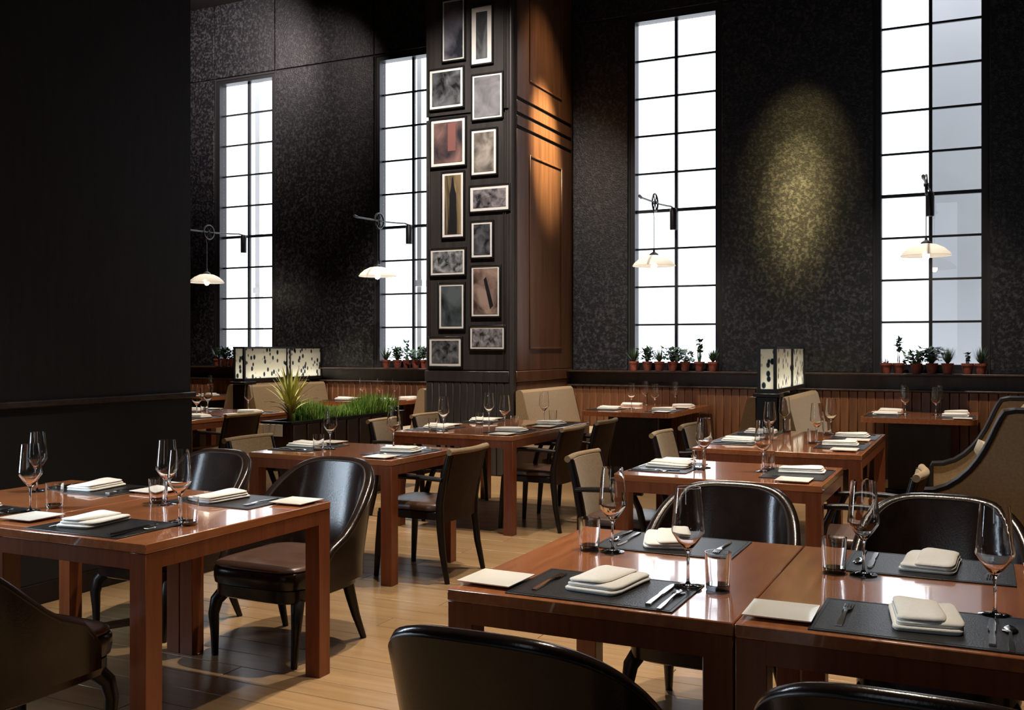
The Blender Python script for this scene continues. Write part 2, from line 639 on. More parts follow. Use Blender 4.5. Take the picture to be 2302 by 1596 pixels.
# windows: black steel frame, mullion, eight muntins (the fifth one thick), eighteen panes each
pane = MB().box(-0.238, 0.238, -0.002, 0.002, -0.219, 0.219).mesh('pane', M['pane'])
mun = MB().box(-0.5, 0.5, -0.014, 0.014, -0.012, 0.012).mesh('muntin', M['steel'])
mun5 = MB().box(-0.5, 0.5, -0.022, 0.022, -0.019, 0.019).mesh('muntin', M['steel'])
mullion = MB().box(-0.018, 0.018, -0.02, 0.02, ZB, ZT).mesh('mullion', M['steel'])
for i, c in enumerate(WIN):
    f = MB()
    f.box(-0.555, -0.498, -0.09, 0.06, ZB - 0.055, ZT + 0.055)
    f.box(0.498, 0.555, -0.09, 0.06, ZB - 0.055, ZT + 0.055)
    f.box(-0.498, 0.498, -0.09, 0.06, ZT, ZT + 0.055)
    f.box(-0.498, 0.498, -0.09, 0.06, ZB - 0.055, ZB)
    w = obj('window_%d' % (i + 1), f.mesh('window_frame', M['steel']), None, (c, 11.60, 0), kind='structure')
    obj('mullion', mullion, w)
    for k in range(1, 9):
        obj('muntin', mun5 if k == 4 else mun, w, (0, 0, ZB + k * PH))
    for k in range(9):
        for s in (-1, 1):
            obj('pane', pane, w, (s * 0.256, 0, ZB + (k + 0.5) * PH))

# what stands outside the frosted windows
ext = thing('neighbouring_building', 'plain grey building seen through the rightmost tall window', 'building', (3.4, 15.2, 0))
obj('facade', MB().box(-4.08, 6.0, 0, 6, -6, 14).mesh('facade', M['facade']), ext)
obj('parapet', MB().box(-4.12, 6.0, -0.05, 0.0, 13.6, 14.0).mesh('parapet', M['facade']), ext)
for i, (x, y, w_, lab) in enumerate([(-11.8, 14.0, 0.05, 'slim pale post outside the leftmost window'), (-8.18, 13.6, 0.04, 'slim pale post outside the window left of the column')]):
    t = thing('outdoor_post', lab, 'post', (x, y, 0))
    obj('shaft', MB().box(-w_, w_, -w_, w_, 0, 9).mesh('shaft', M['matboard']), t)
    obj('collar', MB().box(-w_ - 0.03, w_ + 0.03, -w_ - 0.03, w_ + 0.03, 2.4, 2.5).mesh('collar', M['matboard']), t)

# left wall block with chair rail and wainscot
UL = -4.72
wl = obj('wall_left', MB().box(-6.4, UL, -5.0, 4.92, 0, CEIL).mesh('wall_left', M['left_wall']), kind='structure')
obj('chair_rail', MB().box(UL, UL + 0.035, -5.0, 4.94, 1.090, 1.128, 0.006).mesh('chair_rail', M['rail']), wl)
obj('wainscot', MB().box(UL, UL + 0.012, -5.0, 4.92, 0.12, 1.09).mesh('wainscot', M['wall_core']), wl)
obj('baseboard_left', MB().box(UL + 0.001, UL + 0.02, -5.0, 4.93, 0, 0.118, 0.003).mesh('baseboard', M['black_wood']), kind='structure')

# column with the photographs
UC0, UC1, VC = -5.785, -4.69, 9.745
colm = obj('column', MB().box(UC0 + 0.02, UC1 - 0.02, VC + 0.02, 11.5, 0, CEIL).mesh('column', M['wall_core']), kind='structure')
# corner post: rounded mouldings
cp = MB()
for d, w_ in ((0.0, 0.030), (0.045, 0.022), (0.085, 0.022)):
    cp.tube([(UC1 - 0.022, VC + 0.022 + d, 0.0), (UC1 - 0.022, VC + 0.022 + d, CEIL)], w_, 12)
obj('corner_moulding', cp.mesh('corner_moulding', M['col_front'], 60), colm)
for (z0, z1) in ((1.165, 4.02), (4.06, CEIL)):
    obj('front_panel', MB().box(UC0, UC1 - 0.035, VC, VC + 0.02, z0, z1, 0.004).mesh('front_panel', M['col_front']), colm)
    for u in (-5.71, -5.665, -4.905, -4.855, -4.80, -4.755):
        pass
    for u in (-5.755, -5.735, -4.79, -4.765):
        obj('fillet', MB().box(u - 0.006, u + 0.006, VC - 0.014, VC, z0, z1, 0.003).mesh('fillet', M['col_front']), colm)
obj('rail', MB().box(UC0 - 0.01, UC1 - 0.03, VC - 0.02, VC + 0.02, 1.035, 1.155, 0.006).mesh('rail', M['col_front']), colm)
bg = MB().box(-0.043, 0.043, VC - 0.006, VC + 0.02, 0.0, 1.034, 0.007).mesh('bead_board', M['bead_grey'])
for k in range(12):
    obj('bead_board', bg, colm, (UC0 + 0.046 + k * 0.0905, 0, 0))
# mahogany flank
for (z0, z1) in ((0.0, 1.03), (1.16, 3.86), (3.90, 4.01), (4.05, 4.18), (4.22, CEIL)):
    obj('side_panel', MB().box(UC1 - 0.02, UC1, VC + 0.13, V, z0, z1, 0.004).mesh('side_panel', M['col_side']), colm)
obj('rail', MB().box(UC1 - 0.02, UC1 + 0.012, VC + 0.10, V, 1.035, 1.155, 0.006).mesh('rail', M['col_side']), colm)
for (z0, z1) in ((1.40, 3.62), (4.45, CEIL - 0.15)):
    a, b = 10.20, 11.15
    fr = MB()
    fr.box(UC1, UC1 + 0.014, a, a + 0.025, z0, z1, 0.004)
    fr.box(UC1, UC1 + 0.014, b - 0.025, b, z0, z1, 0.004)
    fr.box(UC1, UC1 + 0.014, a + 0.025, b - 0.025, z0, z0 + 0.025, 0.004)
    fr.box(UC1, UC1 + 0.014, a + 0.025, b - 0.025, z1 - 0.025, z1, 0.004)
    obj('panel_moulding', fr.mesh('panel_moulding', M['col_side']), colm)

# ------------------------------------------------------------------ photographs on the column
PICS = [
    (-5.553, -5.277, 4.669, 5.346, 'tall hazy grey skyline print, top of the left row on the column', ((0.02, 0.022, 0.03), (0.22, 0.22, 0.27), (3, 3, 2.2)), 0.018),
    (-5.722, -5.294, 4.136, 4.578, 'dark tree photograph second from the top in the left row', ((0.012, 0.013, 0.016), (0.16, 0.165, 0.18), (7, 7, 6)), 0.03),
    (-5.704, -5.266, 3.479, 4.007, 'reddish tower photograph third down in the left row', ((0.03, 0.028, 0.035), (0.30, 0.17, 0.15), (3.2, 3.2, 2.4)), 0.035),
    (-5.558, -5.288, 2.670, 3.396, 'tall sepia print with a dark tower shape', ((0.02, 0.018, 0.016), (0.44, 0.32, 0.17), (9, 9, 1.2)), 0.03),
    (-5.710, -5.271, 2.245, 2.533, 'small wide street photograph below the sepia tower print', ((0.02, 0.02, 0.022), (0.34, 0.35, 0.37), (14, 14, 12)), 0.025),
    (-5.599, -5.283, 1.635, 2.139, 'dark blue-green portrait photograph, second lowest in the left row', ((0.014, 0.022, 0.026), (0.10, 0.12, 0.13), (4, 4, 3)), 0.025),
    (-5.728, -5.317, 1.210, 1.527, 'dark grey crowd photograph, lowest in the left row', ((0.016, 0.017, 0.020), (0.16, 0.165, 0.18), (13, 13, 11)), 0.03),
    (-5.181, -4.930, 4.585, 5.215, 'narrow grey tower print with a wide white mount, top of the right row', ((0.04, 0.045, 0.05), (0.15, 0.16, 0.17), (8, 8, 2.5)), 0.055),
    (-5.170, -4.803, 3.966, 4.456, 'pale grey misty photograph second from the top in the right row', ((0.11, 0.11, 0.12), (0.26, 0.26, 0.28), (5, 5, 4)), 0.022),
    (-5.181, -4.874, 3.348, 3.845, 'pale brown street photograph third down in the right row', ((0.07, 0.06, 0.055), (0.40, 0.36, 0.32), (5, 5, 4)), 0.03),
    (-5.198, -4.721, 2.941, 3.214, 'wide dark group photograph fourth down in the right row', ((0.02, 0.018, 0.022), (0.26, 0.24, 0.26), (12, 12, 12)), 0.035),
    (-5.181, -4.924, 2.426, 2.819, 'small dark portrait photograph with one bright spot', ((0.014, 0.015, 0.018), (0.11, 0.115, 0.13), (9, 9, 7)), 0.026),
    (-5.181, -4.836, 1.769, 2.321, 'brownish photograph with a dark slanting shape, second lowest in the right row', ((0.05, 0.03, 0.025), (0.34, 0.24, 0.20), (5, 5, 5)), 0.022),
    (-5.198, -4.776, 1.405, 1.649, 'small wide grey crowd photograph, lowest in the right row', ((0.03, 0.03, 0.034), (0.34, 0.33, 0.35), (15, 15, 13)), 0.022),
]
for i, (u0, u1, z0, z1, lab, (dk, lt, sc), mw) in enumerate(PICS):
    cu, cz, hw, hh = (u0 + u1) / 2, (z0 + z1) / 2, (u1 - u0) / 2, (z1 - z0) / 2
    t = thing('framed_photograph', lab, 'picture', (cu, VC, cz), 0, 'framed photographs on the column')
    f = MB()
    e = 0.018
    f.box(-hw - e, -hw, -0.032, 0, -hh - e, hh + e, 0.003)
    f.box(hw, hw + e, -0.032, 0, -hh - e, hh + e, 0.003)
    f.box(-hw, hw, -0.032, 0, hh, hh + e, 0.003)
    f.box(-hw, hw, -0.032, 0, -hh - e, -hh, 0.003)
    obj('frame', f.mesh('frame', M['frame']), t)
    obj('mount', MB().box(-hw, hw, -0.020, -0.002, -hh, hh).mesh('mount', M['matboard']), t)
    pm = print_material(i, dk, lt, sc, 3.7 * i + 1.1)
    pr = obj('print', MB().box(-hw + mw, hw - mw, -0.024, -0.020, -hh + mw, hh - mw).mesh('print', pm), t)
    if i == 3:
        tw = MB().prism([(-0.045, -hh + 0.06), (0.05, -hh + 0.06), (0.045, 0.12), (0.02, 0.2), (0.006, 0.31), (-0.006, 0.31), (-0.02, 0.2), (-0.04, 0.12)], -0.0255, -0.024, 'y')
        obj('tower_shape', tw.mesh('tower_shape', M['steel']), pr)
    if i == 2:
        tw = MB().box(0.0, 0.10, -0.0255, -0.024, -0.1, hh - 0.05)
        obj('tower_shape', tw.mesh('tower_shape', mat('faded_red_print', (0.22, 0.09, 0.08), 0.4)), pr)
    if i == 12:
        tw = MB().prism([(-0.02, 0.13), (0.01, 0.16), (0.10, -0.16), (0.06, -0.20)], -0.0255, -0.024, 'y')
        obj('slanting_shape', tw.mesh('slanting_shape', M['steel']), pr)

# ------------------------------------------------------------------ pulley lamps at the windows


def pulley_lamp(u, which):
    t = thing('pulley_lamp', 'black pulley wall lamp with white glass shade hanging before %s' % which, 'lamp', (u, 0, 0), 0, 'pulley lamps at the windows')

    def arm():
        a = MB()
        a.tube([(0, 11.58, 3.09), (0, 11.46, 3.09), (0, 11.36, 3.10), (0, 11.2, 3.085), (0, 10.9, 3.065), (0, 10.22, 3.05)], 0.011, 8)
        a.tube([(0, 10.24, 3.05), (0, 10.18, 3.06)], 0.018, 8)
        return a.mesh('arm', M['steel'])

    def weight():
        return MB().lathe([(0, 2.83), (0.042, 2.83), (0.044, 2.85), (0.044, 3.07), (0.03, 3.095), (0, 3.10)], 16, (0, 11.47, 0)).mesh('counterweight', M['steel'])

    def wheel():
        w = MB()
        ring = [(0.0, 10.74 + 0.10 * math.cos(2 * PI * k / 20), 3.06 + 0.10 * math.sin(2 * PI * k / 20)) for k in range(21)]
        w.tube(ring, 0.011, 6)
        for k in range(3):
            a = PI * k / 3
            w.tube([(0, 10.74 - 0.1 * math.cos(a), 3.06 - 0.1 * math.sin(a)), (0, 10.74 + 0.1 * math.cos(a), 3.06 + 0.1 * math.sin(a))], 0.006, 6)
        w.tube([(-0.025, 10.74, 3.06), (0.025, 10.74, 3.06)], 0.02, 8)
        return w.mesh('pulley_wheel', M['steel'])

    def cord():
        return MB().tube([(0, 10.64, 3.05), (0, 10.70, 2.9), (0, 10.70, 2.49)], 0.0045, 6).mesh('cord', M['steel'])

    def cap():
        return MB().lathe([(0.010, 2.54), (0.014, 2.50), (0.022, 2.495), (0.05, 2.475), (0.052, 2.462), (0.0, 2.462)], 16, (0, 10.7, 0)).mesh('cap', M['steel'])

    def shade():
        pr = [(0.045, 2.462), (0.10, 2.452), (0.17, 2.418), (0.22, 2.375), (0.243, 2.340), (0.240, 2.337), (0.215, 2.368), (0.165, 2.408), (0.10, 2.440), (0.045, 2.450)]
        return MB().lathe(pr, 32, (0, 10.7, 0)).mesh('shade', M['shade'], 70)

    def bulb():
        return MB().lathe([(0, 2.300), (0.02, 2.306), (0.032, 2.325), (0.034, 2.345), (0.026, 2.375), (0.015, 2.40), (0.0, 2.41)], 14, (0, 10.7, 0)).mesh('bulb', M['bulb'])
    obj('arm', cached('p_arm', arm), t)
    obj('counterweight', cached('p_wt', weight), t)
    obj('pulley_wheel', cached('p_wheel', wheel), t)
    obj('cord', cached('p_cord', cord), t)
    s = obj('shade', cached('p_shade', shade), t)
    obj('cap', cached('p_cap', cap), s)
    obj('bulb', cached('p_bulb', bulb), s)


pulley_lamp(WIN[0], 'the leftmost window')
pulley_lamp(WIN[1], 'the window left of the column')
pulley_lamp(WIN[2], 'the window right of the column')
pulley_lamp(WIN[3], 'the rightmost window')

# ------------------------------------------------------------------ pots on the window ledges


def pot_mesh():
    return MB().lathe([(0, 0), (0.042, 0), (0.056, 0.088), (0.062, 0.088), (0.063, 0.112), (0.055, 0.112), (0.052, 0.10), (0, 0.10)], 16).mesh('pot', M['terracotta'])


def foliage_mesh(kind, seed):
    rnd = random.Random(seed)
    m = MB()
    n = {'tuft': 90, 'bushy': 130, 'sprig': 40, 'drooping': 120}[kind]
    for k in range(n):
        a = rnd.uniform(0, 2 * PI)
        if kind == 'sprig':
            h = rnd.uniform(0.10, 0.24)
            rad = rnd.uniform(0.0, 0.03)
        elif kind == 'tuft':
            h = rnd.uniform(0.06, 0.17)
            rad = rnd.uniform(0.02, 0.10)
        elif kind == 'bushy':
            h = rnd.uniform(0.02, 0.15)
            rad = rnd.uniform(0.0, 0.09)
        else:
            h = rnd.uniform(0.0, 0.12)
            rad = rnd.uniform(0.03, 0.11)
        ca, sa = math.cos(a), math.sin(a)
        base = Vector((ca * 0.01, sa * 0.01, 0.10))
        tip = Vector((ca * rad, sa * rad, 0.10 + h))
        if kind == 'tuft':
            side = Vector((-sa, ca, 0)) * 0.006
            m.add([base - side, base + side, tip], [(0, 1, 2)])
        else:
            m.add([base - Vector((0.002, 0, 0)), base + Vector((0.002, 0, 0)), tip], [(0, 1, 2)])
            L = rnd.uniform(0.03, 0.05)
            d = Vector((rnd.uniform(-1, 1), rnd.uniform(-1, 1), rnd.uniform(-0.4, 0.8))).normalized()
            s = d.cross(Vector((0.3, 0.2, 0.9))).normalized() * L * 0.38
            m.add([tip - d * L * 0.4, tip + s, tip + d * L, tip - s], [(0, 1, 2, 3)])
    return m.mesh('foliage', M['leaf'], recalc=False)


ORD = ['first', 'second', 'third', 'fourth', 'fifth', 'sixth', 'seventh']
POTS = [('the ledge of the leftmost window', [-10.355, -10.209, -10.072, -9.92]),
        ('the ledge left of the picture column', [-7.37, -7.191, -7.036, -6.90, -6.765]),
        ('the ledge right of the picture column', [-3.827, -3.659, -3.509, -3.345, -3.194, -3.023, -2.86]),
        ('the ledge of the rightmost window', [-0.966, -0.84, -0.663, -0.51, -0.358, -0.166, -0.04])]
KSEQ = [['tuft', 'bushy', 'drooping', 'tuft'], ['tuft', 'bushy', 'sprig', 'drooping', 'bushy'],
        ['tuft', 'bushy', 'tuft', 'bushy', 'drooping', 'sprig', 'tuft'], ['tuft', 'sprig', 'drooping', 'bushy', 'tuft', 'sprig', 'tuft']]
for gi, (where, us) in enumerate(POTS):
    for k, u in enumerate(us):
        kd = KSEQ[gi][k]
        w = {'tuft': 'spiky', 'bushy': 'bushy', 'sprig': 'thin upright', 'drooping': 'spreading'}[kd]
        t = thing('potted_plant', '%s plant in terracotta pot, %s on %s' % (w, ORD[k], where), 'plant', (u, 11.352, 1.1405), k * 1.3, 'pots on the window ledges')
        s = obj('pot', cached('pot', pot_mesh), t)
        sc = 1.0 if not (gi == 3 and k in (0, 5)) else 0.6
        fo = obj('foliage', cached('fol%s%d' % (kd, k % 3), lambda: foliage_mesh(kd, k % 3 + 11)), t)
        fo.scale = (sc * 1.4, sc * 1.1, sc * 1.12)

# ------------------------------------------------------------------ lanterns on the booth partitions


def lantern(u, v0, label):
    t = thing('booth_lantern', label, 'lantern', (u, v0, 0), 0, 'lanterns on the booth partitions')
    L = 1.62
    hw = 0.075

    def post():
        p = MB()
        p.box(-0.10, 0.10, 0.0, 0.16, 0, 0.95, 0.006)
        p.box(-0.125, 0.125, -0.03, 0.19, 0.95, 0.985, 0.006)
        return p.mesh('post', M['black_wood'])

    def part():
        return MB().box(-0.05, 0.05, 0.16, 11.4 - 9.72, 0, 0.93).mesh('partition', M['black_wood'])

    def frame():
        f = MB()
        f.box(-hw - 0.02, hw + 0.02, 0.0, L, 0.985, 1.025)
        f.box(-hw - 0.02, hw + 0.02, 0.0, L, 1.405, 1.43)
        for y in (0.0, L - 0.03):
            for s in (-1, 1):
                f.box(s * hw - 0.014, s * hw + 0.014, y, y + 0.03, 1.025, 1.405)
        for s in (-1, 1):
            f.box(s * hw - 0.010, s * hw + 0.010, L * 0.52, L * 0.52 + 0.02, 1.025, 1.405)
            f.box(s * hw - 0.010, s * hw + 0.010, L * 0.52 + 0.07, L * 0.52 + 0.09, 1.025, 1.405)
        return f.mesh('frame', M['steel'])
    obj('post', cached('l_post', post), t)
    obj('partition', cached('l_part', part), t)
    fo = obj('frame', cached('l_frame', frame), t)
    for s in (-1, 1):
        obj('lantern_sheet', cached('l_sheet', lambda: MB().box(-0.002, 0.002, 0.02, L - 0.02, 1.02, 1.408).mesh('lantern_sheet', M['lantern'])), t, (s * hw, 0, 0))
    for y in (0.015, L - 0.015):
        obj('end_sheet', cached('l_end', lambda: MB().box(-hw, hw, -0.002, 0.002, 1.02, 1.408).mesh('end_sheet', M['lantern'])), t, (0, y, 0))
    obj('light_tube', cached('l_tube', lambda: MB().tube([(0, 0.06, 1.055), (0, L - 0.06, 1.055)], 0.02, 8).mesh('light_tube', M['tube'])), fo)


lantern(-8.52, 9.72, 'wide flecked paper lantern glowing above the booths at the left windows')
lantern(-1.86, 9.42, 'flecked paper lantern glowing above the booths between the right windows')

# ------------------------------------------------------------------ tables
TT = 0.75


def table(u0, u1, v0, v1, label, group):
    """square-edged table: slab top, four aprons flush with four square legs"""
    t = thing('dining_table', label, 'table', ((u0 + u1) / 2, (v0 + v1) / 2, 0), 0, group)
    w, d = (u1 - u0) / 2 - 0.001, (v1 - v0) / 2 - 0.001
    key = (round(w, 3), round(d, 3))
    lw = 0.076
    obj('tabletop', cached(('top',) + key, lambda: MB().box(-w, w, -d, d, 0.716, TT, 0.003).mesh('tabletop', M['table'] if w >= d else M['table_y'])), t)
    e = 0.0015
    ax = cached(('apx',) + key, lambda: MB().box(-w + lw, w - lw, -0.011, 0.011, 0.658, 0.716).mesh('apron', M['table_shaded']))
    ay = cached(('apy',) + key, lambda: MB().box(-0.011, 0.011, -d + lw, d - lw, 0.658, 0.716).mesh('apron', M['table_shaded']))
    for s in (-1, 1):
        obj('apron', ax, t, (0, s * (d - 0.011 - e), 0))
        obj('apron', ay, t, (s * (w - 0.011 - e), 0, 0))
    lg = cached('tleg', lambda: MB().box(-lw / 2, lw / 2, -lw / 2, lw / 2, 0.0, 0.716, 0.002).mesh('leg', M['table_shaded']))
    for sx in (-1, 1):
        for sy in (-1, 1):
            obj('leg', lg, t, (sx * (w - lw / 2 - e), sy * (d - lw / 2 - e), 0))
    return t


GT = 'dining tables with square legs'
table(-3.37, -2.57, 2.47, 3.52, 'reddish wooden table at near left, half beside the open floor', GT)
table(-4.17, -3.37, 2.47, 3.52, 'reddish wooden table at near left, half beside the black wall', GT)
table(-1.35, -0.55, 2.385, 3.42, 'front reddish wooden table with its left edge free, before two leather chairs', GT)
table(-0.55, 0.25, 2.385, 3.42, 'front reddish wooden table joined on the right, cut by the picture edge', GT)
table(-4.25, -3.17, 4.94, 5.74, 'small reddish table behind the near left leather chairs', GT)
table(-4.27, -3.20, 6.66, 8.26, 'long reddish table before the picture column', GT)
table(-1.77, -0.71, 4.93, 5.73, 'small reddish table behind the front right leather chairs', GT)
table(-1.77, -0.69, 6.45, 8.08, 'long reddish table beside the beige settee', GT)
table(-7.65, -6.57, 6.80, 8.28, 'reddish table showing past the end of the black left wall', GT)


def booth_table(uc, w, v0, v1, label):
    t = thing('booth_table', label, 'table', (uc, v0, 0), 0, 'booth tables under the windows')
    L = v1 - v0
    hw = w / 2
    r = 0.10
    poly = []
    for (cx, cy, a0) in ((hw - r, r, -90), (hw - 0.01, L - 0.01, 0), (-hw + 0.01, L - 0.01, 90), (-hw + r, r, 180)):
        rr = r if cy == r else 0.01
        for k in range(5):
            a = R(a0 + k * 22.5)
            poly.append((cx + rr * math.cos(a), cy + rr * math.sin(a)))
    obj('tabletop', MB().prism(poly, 0.70, TT, 'z').mesh('tabletop', M['table_y']), t)
    obj('pedestal', MB().box(-hw * 0.55, hw * 0.55, 0.30, 0.36, 0.03, 0.70, 0.004).mesh('pedestal', M['black_wood']), t)
    obj('pedestal', MB().box(-0.04, 0.04, 0.36, L - 0.02, 0.10, 0.70, 0.004).mesh('pedestal', M['black_wood']), t)
    obj('foot', MB().box(-hw * 0.62, hw * 0.62, 0.26, 0.40, 0.0, 0.03, 0.004).mesh('foot', M['black_wood']), t)


booth_table(-3.37, 1.0, 9.65, 11.28, 'booth table under the window right of the picture column')
booth_table(-0.575, 1.03, 9.98, 11.28, 'booth table under the rightmost window')
booth_table(-7.08, 1.0, 10.05, 11.28, 'booth table under the window left of the picture column')
booth_table(-9.96, 1.0, 10.05, 11.28, 'booth table under the leftmost window')

# ------------------------------------------------------------------ leather tub chairs


def smooth(t):
    t = max(0.0, min(1.0, t))
    return t * t * (3 - 2 * t)


A0 = 104.0


def tub_pt(a, s, off):
    ex = 3.4
    ca, sa = math.cos(R(a)), math.sin(R(a))
    x = (0.262 + off) * sgn(sa) * abs(sa) ** (2 / ex)
    y = (0.265 + off) * sgn(ca) * abs(ca) ** (2 / ex)
    t = abs(a) / A0
    top = 0.838 - 0.43 * t ** 2.1
    z = 0.33 + s * (top - 0.33)
    k = max(0.0, (z - 0.40) / 0.43)
    y += 0.13 * k ** 1.2 * max(0.0, ca) ** 0.8
    x *= 1 + 0.07 * k
    return (x, y - 0.02, z)


def tub_meshes():
    na, nh = 40, 10
    inner = [[tub_pt(-A0 + 2 * A0 * i / na, j / nh, 0.0) for j in range(nh + 1)] for i in range(na + 1)]
    outer = [[tub_pt(-A0 + 2 * A0 * i / na, j / nh, 0.048) for j in range(nh + 1)] for i in range(na + 1)]
    back = MB().shell(inner, outer).mesh('backrest', M['leather'], 60)
    pipes = MB()
    for off in (0.006, 0.042):
        path = []
        for i in range(na + 1):
            p = tub_pt(-A0 + 2 * A0 * i / na, 1.0, off)
            path.append((p[0], p[1], p[2] + 0.002))
        pipes.tube(path, 0.0055, 6)
    # rolled rim between the two pipings
    rim = MB()
    rim.tube([tuple(Vector(tub_pt(-A0 + 2 * A0 * i / na, 1.0, 0.024)) + Vector((0, 0, 0.0))) for i in range(na + 1)], 0.026, 8, 0.7)
    pipe = pipes.mesh('piping', M['piping'], 60)
    rimm = rim.mesh('rim', M['leather'], 60)
    seat = MB().pillow(0, -0.03, 0.258, 0.280, [(0.03, 0.335), (0.004, 0.345), (0.0, 0.37), (0.0, 0.405), (0.006, 0.416), (0.02, 0.418), (-9, 0.418)], 5, 40).mesh('seat', M['leather'], 50)
    pad = MB().pillow(0, -0.03, 0.252, 0.274, [(0.004, 0.4185), (0.0, 0.424), (0.004, 0.434), (0.02, 0.441), (0.06, 0.446), (0.12, 0.449), (-9, 0.450)], 5, 40).mesh('seat_pad', M['leather_seat'], 60)
    base = MB().pillow(0, -0.02, 0.254, 0.268, [(0.02, 0.275), (0.0, 0.285), (0.0, 0.336), (0.02, 0.336)], 5, 40)
    base.v += []
    basem = base.mesh('seat_base', M['leather'], 50)
    fl_ = MB().tube([(0.205, -0.205, 0.30), (0.232, -0.245, 0.25), (0.238, -0.258, 0.19), (0.232, -0.258, 0.11), (0.226, -0.262, 0.0)], [0.034, 0.030, 0.025, 0.020, 0.015], 8).mesh('leg', M['black_wood'], 60)
    fr_ = MB().tube([(-0.205, -0.205, 0.30), (-0.232, -0.245, 0.25), (-0.238, -0.258, 0.19), (-0.232, -0.258, 0.11), (-0.226, -0.262, 0.0)], [0.034, 0.030, 0.025, 0.020, 0.015], 8).mesh('leg', M['black_wood'], 60)
    rl_ = MB().tube([(0.20, 0.175, 0.30), (0.212, 0.19, 0.22), (0.225, 0.215, 0.12), (0.238, 0.262, 0.0)], [0.030, 0.027, 0.021, 0.015], 8).mesh('leg', M['black_wood'], 60)
    rr_ = MB().tube([(-0.20, 0.175, 0.30), (-0.212, 0.19, 0.22), (-0.225, 0.215, 0.12), (-0.238, 0.262, 0.0)], [0.030, 0.027, 0.021, 0.015], 8).mesh('leg', M['black_wood'], 60)
    return back, pipe, rimm, (seat, pad), basem, (fl_, fr_, rl_, rr_)


def tub_chair(u, v, rz, label):
    back, pipe, rimm, seat, base, legs = cached('tub', tub_meshes)
    t = thing('tub_chair', label, 'chair', (u, v, 0), rz, 'leather tub chairs')
    b = obj('backrest', back, t)
    obj('rim', rimm, b)
    obj('piping', pipe, b)
    q = obj('seat', seat[0], t)
    obj('seat_pad', seat[1], q, label='brown leather seat top')
    obj('seat_base', base, t)
    for l in legs:
        obj('leg', l, t)
    return t


tub_chair(-2.98, 3.76, 0.0, 'brown leather tub chair pulled out behind the near left table, seat in full view')
tub_chair(-3.79, 3.80, 0.0, 'brown leather tub chair at the near left table beside the black wall end')
tub_chair(-3.01, 2.25, PI, 'dark leather tub chair cut off at the bottom left corner')
tub_chair(-0.905, 2.13, PI, 'black leather tub chair back in front of the front table, centre bottom')
tub_chair(-0.105, 2.13, PI, 'black leather tub chair back cut off at the bottom right corner')
tub_chair(-0.945, 3.70, 0.0, 'black leather tub chair across the front table, behind the slim wine glass')
tub_chair(-0.145, 3.70, 0.0, 'black leather tub chair across the front table, below the beige settee')

# ------------------------------------------------------------------ wooden armchairs with tan backs


def arm_meshes():
    def yb(x, z):
        return 0.195 + 0.085 * max(0.0, (z - 0.42) / 0.38) ** 1.3 + 0.030 * (1 - (x / 0.21) ** 2)
    nx, nz = 10, 8
    front, mid, rear = [], [], []
    for i in range(nx + 1):
        x = -0.205 + 0.41 * i / nx
        front.append([(x, yb(x, 0.40 + 0.385 * j / nz) - 0.022, 0.40 + 0.385 * j / nz) for j in range(nz + 1)])
        mid.append([(x, yb(x, 0.40 + 0.385 * j / nz) + 0.004, 0.40 + 0.385 * j / nz) for j in range(nz + 1)])
        rear.append([(x * 1.01, yb(x, 0.36 + 0.425 * j / nz) + 0.020, 0.36 + 0.425 * j / nz) for j in range(nz + 1)])
    mid2 = [[(p[0], p[1] - 0.014, p[2]) for p in r] for r in rear]
    back = MB().shell(front, mid).mesh('backrest', M['tan'], 50)
    panel = MB().shell(mid2, rear).mesh('back_panel', M['brown_back'], 50)
    rp = [(-0.245 + 0.49 * i / 12, yb(max(-0.21, min(0.21, -0.245 + 0.49 * i / 12)), 0.79) + 0.004, 0.790) for i in range(13)]
    roll = MB().tube(rp, 0.019, 14).mesh('top_roll', M['tan'], 60)
    seat = MB().pillow(0, -0.02, 0.228, 0.235, [(0.02, 0.42), (0, 0.43), (0, 0.452), (0.015, 0.466), (0.06, 0.472), (-9, 0.475)], 6, 32).mesh('seat', M['leather_seat'], 50)
    fr = MB().box(-0.22, 0.22, -0.24, 0.20, 0.372, 0.42, 0.004).mesh('seat_frame', M['black_wood'])
    legs = []
    for s in (-1, 1):
        legs.append(MB().tube([(s * 0.205, -0.225, 0.40), (s * 0.215, -0.24, 0.2), (s * 0.222, -0.252, 0.0)], [0.024, 0.021, 0.016], 8).mesh('leg', M['black_wood'], 60))
        legs.append(MB().tube([(s * 0.222, 0.272, 0.785), (s * 0.224, 0.235, 0.64), (s * 0.222, 0.205, 0.48), (s * 0.222, 0.205, 0.36), (s * 0.226, 0.225, 0.18), (s * 0.232, 0.262, 0.0)], [0.019, 0.022, 0.026, 0.026, 0.021, 0.016], 8).mesh('leg', M['black_wood'], 60))
    arms, sups = [], []
    for s in (-1, 1):
        arms.append(MB().tube([(s * 0.236, 0.230, 0.622), (s * 0.243, 0.10, 0.630), (s * 0.245, -0.04, 0.632), (s * 0.238, -0.16, 0.624)], [0.022, 0.026, 0.028, 0.022], 8, 0.6).mesh('armrest', M['black_wood'], 60))
        sups.append(MB().tube([(s * 0.24, -0.10, 0.625), (s * 0.238, -0.14, 0.54), (s * 0.225, -0.17, 0.40)], [0.017, 0.018, 0.021], 8).mesh('arm_support', M['black_wood'], 60))
    return back, panel, roll, seat, fr, legs, arms, sups


